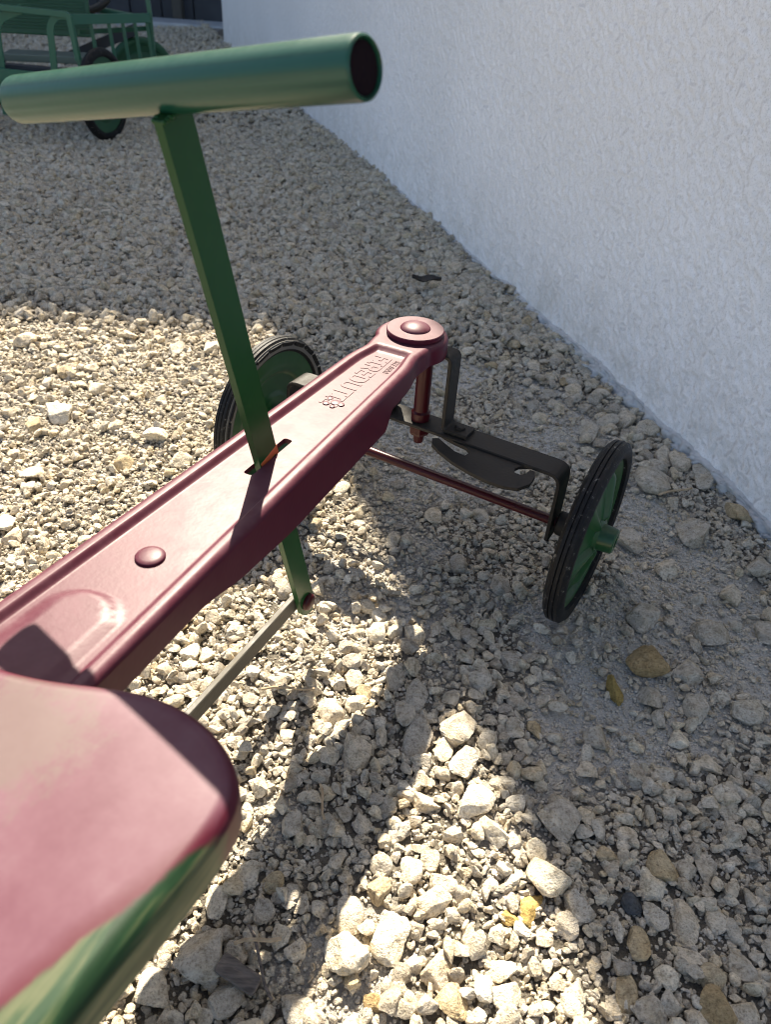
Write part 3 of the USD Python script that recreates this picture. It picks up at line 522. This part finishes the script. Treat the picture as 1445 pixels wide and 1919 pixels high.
# front axle: bent flat iron with hooked foot rests
ZP = .1490
bar_path = bend([A(-.0365, 0, .072), A(-.0365, 0, ZP), A(-.3560, 0, ZP), A(-.3560, 0, .072)], .012)
axp = obj('axle_bar', sweep(bar_path, flat_sect(.0290, .0042), upv=AE) if False else sweep(bar_path, [(a, b) for a, b in flat_sect(.0042, .0290)], upv=AE), M_black, cart, smooth=30)
fr = [(-.172, .008), (-.1599, .0129), (-.1477, .0159), (-.135, .0174), (-.1270, .0225), (-.1290, .0310), (-.1411, .0300), (-.154, .0240), (-.1646, .0183), (-.1700, .0222), (-.1659, .031), (-.155, .037), (-.1367, .0435), (-.1157, .0480), (-.0961, .0505), (-.0788, .0500), (-.0656, .0465), (-.0575, .0370), (-.0575, .025), (-.0610, .0172), (-.0660, .017), (-.0665, .025), (-.0705, .0300), (-.0765, .0298), (-.0791, .0237), (-.0770, .0179), (-.072, .0135), (-.062, .008)]
for sgn in (1, -1):
    fp = Polygon([(a, -b) for a, b in fr]).buffer(0).buffer(.001).buffer(-.001)
    if sgn < 0: fp = shapely.affinity.scale(fp, -1, 1, origin=(-TR / 2, 0))
    fm = extrude(fp, .0036); fm = trimesh.Trimesh(*trimesh.remesh.subdivide_to_size(fm.vertices, fm.faces, .006), process=False)
    fm.vertices = np.array([A(p[0], -p[1], ZP - .0042 + p[2] - .006 * smooth(-p[1], .022, .056) ** 1.5) for p in fm.vertices]); fm.merge_vertices(); fm.fix_normals()
    obj('foot_rest', fm, M_black if sgn > 0 else M_red2, cart, smooth=30)
MID = -TR / 2
for sgn in (1, -1):                                                        # straps up to the head
    o = lambda d: MID + sgn * d
    st = sweep(bend([A(o(.010), 0, .2320), A(o(.0310), 0, .2318), A(o(.0310), 0, ZP + .0045), A(o(.0575), 0, ZP + .0045)], .0055), flat_sect(.0042, .0215), upv=AE)
    sp_ = obj('head_strap', st, M_black, cart, smooth=30)
    obj('bolt', lathe([(.0058, .0018), (.0058, .0042), (.0048, .0052), (0, .0054)], basis(AX, AE, ZUP, A(o(.0455), 0, ZP + .0045)), 6), M_black, sp_)
KP = A(MID, 0, 0)
obj('king_pin', lathe([(0, .1515), (.0098, .1515), (.0098, .160), (.0079, .162), (.0079, .2340), (0, .2340)], basis(AX, AE, ZUP, KP), 32), M_red2, cart, smooth=35)
obj('king_pin_nut', cat(lathe([(0, .1465), (.0115, .1465), (.0115, .1375), (.0095, .134), (0, .134)], basis(AX, AE, ZUP, KP), 6), lathe([(0, .134), (.0062, .134), (.0050, .124), (0, .122)], basis(AX, AE, ZUP, KP), 16)), M_red2, cart)
obj('front_axle', tube(A(-TR + .012, 0, .0885), A(-.012, 0, .0885), .0052), M_red2, cart, smooth=40)
obj('axle_boss', tube(A(-.032, 0, .0885), A(-.012, 0, .0885), .0125), M_black, cart, smooth=40)
obj('axle_boss', tube(A(-TR + .012, 0, .0885), A(-TR + .034, 0, .0885), .0125), M_black, cart, smooth=40)

# ------------------------------------------------------------------ the green cart at the back
BO = np.array([-.905, 2.42, 0.]); BZ = math.radians(8)
BM = frame(BO, BZ)                                                          # x to the right, y away from the camera, origin at the near right corner
back = thing('green_garden_cart', 'green metal toy cart with slatted frame and wheels parked in the shade', 'cart', BM)
def B(x, y, z): return (BM @ [x, y, z, 1])[:3]
def bs(name, pts, w, t, m=M_bg, r=.03, up=(0, 0, 1), parent=back): return obj(name, sweep(bend([B(*p) for p in pts], r), flat_sect(w, t), upv=up), m, parent, smooth=30)
vY = BM[:3, :3] @ [0, 1, 0]; vX = BM[:3, :3] @ [1, 0, 0]
bs('near_rail', [(-.33, .03, .319), (-.036, .005, .307), (-.030, .004, .20)], .012, .014, r=.010)
bs('near_hoop', [(-.262, .036, .05), (-.238, .032, .285), (-.160, .022, .313)], .022, .006, r=.06, up=vY)
bs('near_hoop', [(-.112, .016, .05), (-.092, .012, .278), (-.070, .010, .304), (-.036, .006, .304)], .018, .005, r=.05, up=vY)
bs('near_hoop', [(-.034, .005, .303), (-.026, .004, .18), (-.020, .004, .06)], .014, .005, r=.02, up=vY)
bs('lower_rail', [(-.36, .030, .160), (-.02, .004, .146)], .006, .030)
bs('lower_rail', [(-.36, .085, .172), (-.0, .07, .160)], .03, .012, m=M_dark)
sp_m = rbox(.30, .095, .020, .003); sp_m.apply_translation([-.13, .205, .178]); obj('foot_board', put(sp_m, BM), M_wood, back, smooth=30)
# perforated seat back with pressed crest
pan = rbox(.36, .012, .235, .004); pan.apply_translation([-.185, 0, .1175]); pan.apply_transform(trimesh.transformations.rotation_matrix(math.radians(-9), [1, 0, 0])); pan.apply_translation([-.032, .262, .226]); ppan = obj('seat_back', put(pan, BM), M_bgdark, back, smooth=30)
PR = basis(*(np.eye(3)), [0, 0, 0]); RT = trimesh.transformations.rotation_matrix(math.radians(-9), [1, 0, 0]); TT = trimesh.transformations.translation_matrix([-.032, .262, .226])
ribs = []
for k in range(26): m = rbox(.335, .004, .0045, .001, 4); m.apply_translation([-.185, -.0065, .018 + k * .008]); ribs.append(m)
obj('pressed_ribs', put(cat(*ribs), BM @ TT @ RT), M_bgdark, ppan)
cr = [lathe([(.052, 0), (.050, .003), (.046, .003), (.044, .0005)], np.eye(4), 40)] + [put(lathe([(.011, 0), (.007, .004), (0, .005)], np.eye(4), 12), trimesh.transformations.translation_matrix([.030 * math.cos(a), .030 * math.sin(a), 0])) for a in np.arange(6) * math.pi / 3]
obj('pressed_crest', put(cat(*cr), BM @ TT @ RT @ basis([1, 0, 0], [0, 0, 1], [0, -1, 0], [-.165, -.0075, .135])), M_bgdark, ppan, smooth=40)
bs('side_rail', [(-.034, .010, .296), (.129, .315, .279)], .010, .024)
bs('side_rail', [(-.03, .06, .262), (.129, .335, .250)], .008, .012, m=M_bgdark)
for k, q in enumerate((.22, .44, .62, .78, .95)):
    bs('spindle', [(-.034 + .163 * q, .01 + .305 * q, .294 - .017 * q), (-.024 + .163 * q, .01 + .305 * q, .075)], .010, .005, up=vY)
bs('corner_post', [(.126, .316, .06), (.131, .316, .30), (.122, .316, .42)], .013, .008, up=vY)
bs('chassis_bar', [(-.16, .36, .150), (.075, .345, .243)], .02, .03, m=M_dark)
obj('steering_wheel', sweep([B(-.08 + .092 * math.cos(a), .44 + .03 * math.sin(a), .372 + .092 * math.sin(a)) for a in np.linspace(0, 2 * math.pi, 33)], round_sect(.011), upv=vY), M_steel, back, smooth=50)
obj('steering_column', tube(B(-.05, .44, .282), B(.085, .425, .266), .009), M_bg, back, smooth=40)
def bwheel(c, out, r, parent, w=.024, tm_=None):
    z = unit(out); x = unit(np.cross([0, 0, 1.], z)); y = np.cross(z, x); M = basis(x, y, z, c); h = w / 2
    x_ = UsdGeom.Xform.Define(stage, path_for('wheel', parent)).GetPrim()
    obj('tyre', lathe([(r - .022, -h * .7), (r - .012, -h), (r - .003, -h * .7), (r, 0), (r - .003, h * .7), (r - .012, h), (r - .022, h * .7), (r - .024, 0), (r - .022, -h * .7)], M, 56), tm_ or M_rubber, x_, smooth=50)
    obj('disc', lathe([(0, .020), (.014, .020), (.018, .010), (.03, .004), (.045, .009), (.06, .009), (.07, .003), (r - .021, .005), (r - .021, -.005), (.07, -.004), (.02, -.006), (0, -.006)], M, 48), M_bgdark, x_, smooth=35)
bwheel(B(.027, -.004, .118), unit(vX * .97 - vY * .36), .118, back)
bwheel(B(.080, .365, .112), unit(vX * .45 - vY * .85), .112, back, tm_=M_bgdark)
bwheel(B(-.42, .04, .118), -vX, .118, back)
bwheel(B(-.40, .42, .125), -vX, .125, back)

# ------------------------------------------------------------------ stones
def rock(rng, sub=3, aspect=(1, 1, 1), planes=None):
    m = trimesh.creation.icosphere(sub); d = m.vertices.copy()
    k = planes or rng.integers(6, 11); n = rng.normal(size=(k, 3)); n /= np.linalg.norm(n, axis=1, keepdims=True); off = rng.uniform(.36, .82, k)
    dn = d @ n.T; rr = np.where(dn > .05, off / np.maximum(dn, .05), 9.); rr = np.minimum(rr, 1.08)
    r = -np.log(np.exp(-70 * rr).sum(1) + np.exp(-70 * 1.0)) / 70
    sd = int(rng.integers(0, 9999)); r = r * (1 + .22 * (meshkit.fbm(d * 2.0 + sd, 3, sd) - .5) + .10 * (meshkit.fbm(d * 6 + sd, 2, sd + 3) - .5))
    v = d * r[:, None] * np.asarray(aspect); lo, hi = v.min(0), v.max(0); v = (v - (lo + hi) / 2) / (hi - lo)   # unit box
    return v, m.faces
def rot_small(rng, a=.25):
    return trimesh.transformations.euler_matrix(*(rng.normal(size=3) * a * [1, 1, .6]))[:3, :3]
TAB = '42 413 26 48 g;77 423 34 36 g;64 406 16 34 c;80 390 26 28 w;44 375 16 19 g;29 365 18 16 w;89 354 32 27 w;48 354 26 21 c;102 331 22 25 w;52 306 15 19 c;38 295 17 24 c;15 297 17 17 g;14 278 18 22 t;-5 259 20 26 c;-27 263 14 12 c;-5 234 32 34 w;24 245 29 35 w;-41 234 16 16 c;-35 197 22 22 g;-81 202 23 27 g;56 229 22 26 c;65 209 22 22 t;102 216 22 18 w;54 273 27 24 c;-63 280 17 16 t;-83 283 17 24 w;-55 324 17 23 g;-16 336 16 15 g;-1 329 15 17 c;18 344 15 18 g;-11 391 26 32 c;-36 435 24 26 c;-14 447 22 16 w;-34 389 20 23 w;-105 223 32 39 g;-130 204 21 29 w;-101 262 17 24 w;-91 242 13 14 g;-66 259 16 20 g;-41 266 14 15 c;154 342 37 36 g;140 296 34 32 w;133 317 16 20 w;62 286 21 20 c;161 278 21 24 g;150 265 17 20 c;120 260 19 11 w;133 255 13 13 c;100 231 24 16 w;190 321 19 15 t;191 310 13 17 g;229 313 23 25 t;248 311 16 20 g;264 315 16 27 g;219 298 19 26 w;216 274 19 21 g;237 273 19 36 c;260 274 15 18 c;233 248 22 15 c;268 245 21 24 g;213 218 18 18 g;198 212 23 20 g;261 214 21 19 c;228 208 17 14 c;162 276 18 22 g;213 233 16 18 w;272 577 35 34 g;258 475 22 26 g;132 464 20 27 g;184 396 18 20 c;208 338 19 15 c;272 433 19 22 w;296 463 24 30 g;338 561 38 33 g;146 435 14 22 t;439 811 28 39 g;386 872 30 41 c;407 837 25 52 g;336 817 45 53 g;321 1001 23 35 g;335 975 29 37 c;276 931 28 42 g;225 1267 28 39 t;-454 897 36 40 w;-310 862 31 34 w;-264 806 30 30 c;-420 658 24 34 w;-296 1127 27 38 w;-583 1104 34 38 c;-175 493 18 24 w;-159 491 16 23 c;0 557 18 23 w;-1 532 19 26 w;-18 477 19 27 w;37 530 23 23 c;20 478 23 27 g;40 456 21 39 g;30 438 18 33 g;-8 459 16 19 t;219 1125 22 33 c;192 1198 23 35 t;113 735 22 29 g;56 726 22 30 c;10 674 20 30 c;-56 770 22 28 w;-102 721 23 26 g;129 615 23 29 g;284 704 31 40 g;364 722 38 41 g;422 671 31 35 g;377 623 25 28 c;317 660 27 33 c;98 480 25 26 g;131 509 22 25 g;300 508 31 30 g;91 541 19 22 g;84 645 21 27 g;399 570 22 32 g;342 464 29 28 g;292 409 20 22 c;228 391 21 23 g;199 429 24 22 g;-438 1158 31 34 c;-490 1018 28 31 t;-432 758 26 31 c;-429 977 23 27 w;-333 794 24 28 t;-404 638 21 28 c;-348 1113 25 33 w;-476 866 21 27 t'
chunks = [tuple(q.split()) for q in TAB.split(';')]
rngS = np.random.default_rng(5)
placed = []
def boulder(name, x, y, sx, sy, m, label, cat_, group=None, hz=.62, sink=.16, seed=None, sub=3, aspect=None, yaw=0.):
    rng = np.random.default_rng(seed if seed is not None else int(rngS.integers(0, 1 << 30)))
    v, f = rock(rng, sub); sz = hz * min(sx, sy)
    v = (v * [sx, sy, sz]) @ rot_small(rng, .16).T; c, s = math.cos(yaw), math.sin(yaw); v[:, :2] = v[:, :2] @ np.array([[c, s], [-s, c]])
    z0 = float(gz(x, y)) - v[:, 2].min() - sink * sz
    M = np.eye(4); M[:3, 3] = (x, y, z0)
    p = obj(name, (v + [x, y, z0], f), m, None, smooth=24)
    placed.append((x, y, .5 * max(sx, sy)))
    return tag(p, label, cat_, group)
named = [
 ('ochre_stone', .261, .517, .041, .037, M_ochre, 'large ochre brown stone lying past the right front wheel', 'stone'),
 ('yellow_brown_stone', .226, .483, .015, .031, M_olive, 'narrow yellow brown stone leaning beside the large ochre stone', 'stone'),
 ('yellow_stone', .1255, .2737, .017, .026, M_yellow, 'bright yellow stone in the sunlit gravel patch at lower centre', 'stone'),
 ('yellow_stone', .109, .268, .014, .011, M_yellow, 'small flat yellow stone touching the left of the bright yellow stone', 'stone'),
 ('slate_stone', .2008, .2831, .0165, .0165, M_slate, 'dark slate blue stone among the grey gravel at lower right', 'stone'),
 ('striped_stone', .1994, .2555, .0165, .026, M_stone['t'], 'tan block stone just below the dark slate stone', 'stone'),
 ('tan_stone', .2431, .2342, .020, .020, M_stone['t'], 'light tan pointed stone near the lower right edge', 'stone'),
 ('brown_stone', .2418, .2175, .0246, .0229, M_ochre, 'brown ochre stone near the bottom right corner', 'stone'),
 ('tan_stone', .1852, .2236, .0156, .028, M_stone['t'], 'tall tan grey stone at the sunlight edge near the bottom', 'stone'),
 ('orange_pebble', .0136, .2073, .0125, .0126, M_ochre, 'small orange pebble in the sunlit gravel at the bottom', 'stone'),
 ('rusty_stone', .4341, .7696, .033, .040, M_stone['t'], 'rusty tan stone against the plaster at the foot of the wall', 'stone')]
for a in named: boulder(*a)
special = {(42, 413): 'tall grey stone in cart shadow beside two paler chunks', (-5, 234): 'broad white stone half lit by sun near the bottom', (24, 245): 'pale rough stone just right of the half lit white stone', (-105, 223): 'big grey tan stone under the seat edge at lower left',
           (154, 342): 'largest grey stone at the edge of the wall shade', (140, 296): 'big pale stone just above the bright yellow stone', (-35, 197): 'round grey stone at the bottom in cart shadow', (-81, 202): 'pitted grey stone in cart shadow near the bottom beside the wood chip',
           (89, 354): 'bright white blocky stone in the narrow sun strip', (237, 273): 'long wedge shaped stone right of the dark slate stone', (272, 577): 'rounded grey stone on dust behind the ochre stone', (-130, 204): 'white stone lit by sun at the seat edge bottom left', (-454, 897): 'large white sunlit stone at the left side of the picture', (439, 811): 'grey stone wedged at the wall foot above the rusty tan stone'}
def chunk_label(x, y, g):
    tone = {'g': 'grey', 'w': 'white', 'c': 'cream', 't': 'tan'}[g]; t = float(np.dot(np.array([x, y, 0]) - HC, -LEFT))
    where = ('at the foot of the white wall' if wall_dist(x, y) < .14 else 'on the shaded gravel beyond the cart' if y > 1.22 else 'on the sunlit gravel left of the maroon beam' if t < -.03
             else 'on shaded gravel between sun patch and wall' if x > .30 - .46 * y + .03 else 'on the gravel right of the beam near the seat')
    return f'{tone} angular limestone chunk lying loose {where}', f'{tone} limestone chunks {where}'
for x, y, sx, sy, g in chunks:
    x, y, sx, sy = int(x), int(y), int(sx), int(sy)
    lb = special.get((x, y))
    boulder('grey_stone' if lb and g == 'g' else 'pale_stone' if lb else 'limestone_chunk', x / 1e3, y / 1e3, sx / 1e3, sy / 1e3, M_stone[g], lb or chunk_label(x / 1e3, y / 1e3, g)[0], 'stone', None if lb else chunk_label(x / 1e3, y / 1e3, g)[1])

# frustum of the picture on the ground, with a margin
def inside(x, y, m=.12):
    xl = -.14 - .44 * y - m; xr = np.minimum(.27 + .30 * y + m, 2)
    return (x > xl) & (x < xr) & (wall_dist(x, y) > -.005)
rngG = np.random.default_rng(11)
# larger chunks heaped along the wall and scattered elsewhere
extra = []
while len(extra) < 135:
    y = rngG.uniform(.85, 2.4); d = abs(rngG.normal()) * .075 + .012; p = WALL_P + WALL_D * ((y - WALL_P[1]) / WALL_D[1]) + WALL_N * d
    if inside(*p): extra.append((p[0], p[1], rngG.uniform(.015, .032)))
while len(extra) < 180:
    y = rngG.uniform(.2, 1.3); x = rngG.uniform(-.7, .5)
    if inside(x, y, .02) and wall_dist(x, y) > .06 and all((x - a) ** 2 + (y - b) ** 2 > (.015 + c) ** 2 for a, b, c in placed): extra.append((x, y, rngG.uniform(.014, .022)))
for x, y, s in extra:
    g = str(rngG.choice(list('gcwt'), p=[.44, .38, .10, .08])); boulder('limestone_chunk', x, y, s, s * rngG.uniform(.7, 1.25), M_stone[g], chunk_label(x, y, g)[0], 'stone', chunk_label(x, y, g)[1], sub=2, yaw=rngG.uniform(0, 6.28))

# the gravel itself
gravel = UsdGeom.PointInstancer.Define(stage, '/World/gravel'); tag(gravel, kind='stuff')
protos = UsdGeom.Scope.Define(stage, '/World/gravel/prototypes'); NP = 14; targets = []
rngP = np.random.default_rng(3)
for k in range(NP):
    v, f = rock(rngP, 2, (1, rngP.uniform(.7, 1.), rngP.uniform(.5, .8))); v = v * [1, rngP.uniform(.55, .95), rngP.uniform(.42, .75)]
    targets.append(usdkit.mesh(stage, f'/World/gravel/prototypes/stone_{k:03d}', trimesh.Trimesh(v, f, process=False), M_gravel, smooth=22).GetPath())
for k in range(4):
    v, f = rock(rngP, 1, (1, .85, .7)); v = v * [1, .8, .65]
    targets.append(usdkit.mesh(stage, f'/World/gravel/prototypes/grit_{k:03d}', trimesh.Trimesh(v, f, process=False), M_grit, smooth=True).GetPath())
pos, scl, ids = [], [], []
placed += [(-.0749, .2135, .012), (.03, 1.412, .012), (.047, 1.414, .012), (.064, 1.416, .012)]
def scatter(n, y0, y1, d0, d1, power, lift, keep, grit=False, pw=1.0):
    y = y0 + (y1 - y0) * rngG.random(n) ** pw; w = .44 * y + .14 + .30 * y + .27 + .24
    x = -.14 - .44 * y - .12 + w * rngG.random(n)
    # density even over the ground: accept in proportion to the width
    ok = inside(x, y) & (rngG.random(n) < w / (.74 * y1 + .65)) & keep(x, y); x, y = x[ok], y[ok]
    d = d0 * (d1 / d0) ** (rngG.random(len(x)) ** power)
    z = gz(x, y) + lift * d + rngG.uniform(-.1, .25, len(x)) * d
    pos.append(np.stack([x, y, z], 1)); scl.append(d); ids.append(rngG.integers(NP, NP + 4, len(x)) if grit else rngG.integers(0, NP, len(x)))
def rnd(a): return rngG.random(len(a))
def clear(x, y):
    out = np.ones(len(x), bool)
    for a, b, c in placed: out &= (x - a) ** 2 + (y - b) ** 2 > (c * .95) ** 2
    return out
scatter(150000, .10, 1.05, .0019, .0044, 1.0, .05, lambda x, y: rnd(x) < .42 + .35 * sandy(x, y), True)
scatter(70000, .10, 1.35, .0042, .0088, 1.2, .16, lambda x, y: rnd(x) < 1 - .68 * sandy(x, y))
scatter(9500, .10, 1.35, .0085, .0155, 1.4, .28, lambda x, y: (rnd(x) < 1 - .80 * sandy(x, y)) & clear(x, y))
scatter(2100, .08, .62, .011, .0190, 1.2, .30, lambda x, y: (rnd(x) < 1 - .85 * sandy(x, y)) & clear(x, y))
scatter(80000, 1.30, 2.7, .007, .017, 1.0, .20, lambda x, y: rnd(x) < .92)
scatter(21000, 1.20, 2.7, .013, .025, 1.4, .28, lambda x, y: rnd(x) < .9)
scatter(9000, .80, 2.4, .011, .024, 1.2, .25, lambda x, y: (rnd(x) < .9) & (wall_dist(x, y) < .17) & clear(x, y))
scatter(60000, 2.65, 5.2, .012, .028, 1.2, .15, lambda x, y: rnd(x) < .95)
pos, scl, ids = np.vstack(pos), np.concatenate(scl), np.concatenate(ids)
q = rngG.normal(size=(len(pos), 4)); tiltm = rngG.random(len(pos)) < .75                      # most lie flat, some on edge
q[tiltm, 1:3] *= .22; q /= np.linalg.norm(q, axis=1, keepdims=True)
gravel.CreatePrototypesRel().SetTargets(targets)
gravel.CreateProtoIndicesAttr(Vt.IntArray.FromNumpy(ids.astype(np.int32)))
gravel.CreatePositionsAttr(Vt.Vec3fArray.FromNumpy(pos.astype(np.float32)))
gravel.CreateScalesAttr(Vt.Vec3fArray.FromNumpy(np.repeat(scl[:, None], 3, 1).astype(np.float32)))
gravel.CreateOrientationsAttr(Vt.QuathArray([Gf.Quath(float(a), float(b), float(c), float(d)) for a, b, c, d in q]))
print('gravel stones', len(pos))

# ------------------------------------------------------------------ small litter
def stick(name, p0, p1, r, m, label, cat_='twig'):
    p0, p1 = np.array(p0), np.array(p1); mid = (p0 + p1) / 2 + [0, 0, .002]
    return tag(obj(name, sweep([p0, p0 * .6 + mid * .4 + [.001, .001, .001], mid, p1 * .6 + mid * .4 - [.001, .0012, 0], p1], round_sect(r, 7)), m, smooth=50), label, cat_)
stick('straw', (-.099, .4437, .013), (-.052, .4484, .013), .0012, M_straw, 'dry brown straw lying on sunlit gravel below the lever', 'straw')
stick('straw', (.3323, .777, .020), (.3763, .7933, .022), .0014, M_straw, 'thin pale straw lying near the foot of the wall', 'straw')
stick('twig', (-.0806, .2295, .015), (-.0497, .2343, .016), .0013, M_straw, 'thin brown twig in shadow at the lower left')
stick('twig', (-.0733, .2425, .014), (-.0504, .1979, .014), .0011, M_bark, 'dark crooked twig beside the grey wood chip')
stick('straw', (-.0366, .3516, .016), (-.030, .323, .014), .0010, M_straw, 'short bent straw in the cart shadow at lower centre', 'straw')
wc = trimesh.Trimesh(*trimesh.remesh.subdivide_to_size(*(lambda m: (m.vertices, m.faces))(rbox(.030, .0125, .0055, .0015)), .0025), process=False)
wc.vertices += np.stack([0 * wc.vertices[:, 0], .0022 * (meshkit.fbm(wc.vertices * [90, 400, 400], 3, 2) - .5), .0022 * (meshkit.fbm(wc.vertices * [60, 600, 300], 3, 4) - .5)], 1)
wr = trimesh.transformations.euler_matrix(.1, .15, -.42); wr[:3, 3] = (-.0749, .2135, float(gz(-.0749, .2135)) + .0150)
tag(obj('wood_chip', put(wc, wr), M_bark, smooth=30), 'flat weathered grey brown wood chip among stones at lower left', 'wood chip')
lu, lv = np.meshgrid(np.linspace(-1, 1, 15), np.linspace(-1, 1, 9), indexing='ij'); wd_ = .013 * (1 - np.abs(lu) ** 1.8) + .001
lp = np.stack([.028 * lu, wd_ * lv, .006 * np.abs(lv) ** 1.3 + .004 * lu ** 2 + .002 * np.sin(5 * lu) + .003], -1).reshape(-1, 3); li = np.arange(135).reshape(15, 9)
lf = np.stack([li[:-1, :-1], li[1:, :-1], li[1:, 1:], li[:-1, 1:]], -1).reshape(-1, 4); lt = np.vstack([lf[:, [0, 1, 2]], lf[:, [0, 2, 3]]])
lp2 = np.vstack([lp, lp - [0, 0, .0007]]); LM = frame((.0465, 1.414, float(gz(.0465, 1.414)) + .021), .12)
tag(obj('dead_leaf', put(trimesh.Trimesh(lp2, np.vstack([lt, lt[:, ::-1] + 135]), process=False), LM), M_leaf, smooth=True), 'curled black dead leaf on the shaded gravel beyond the beam head', 'leaf')
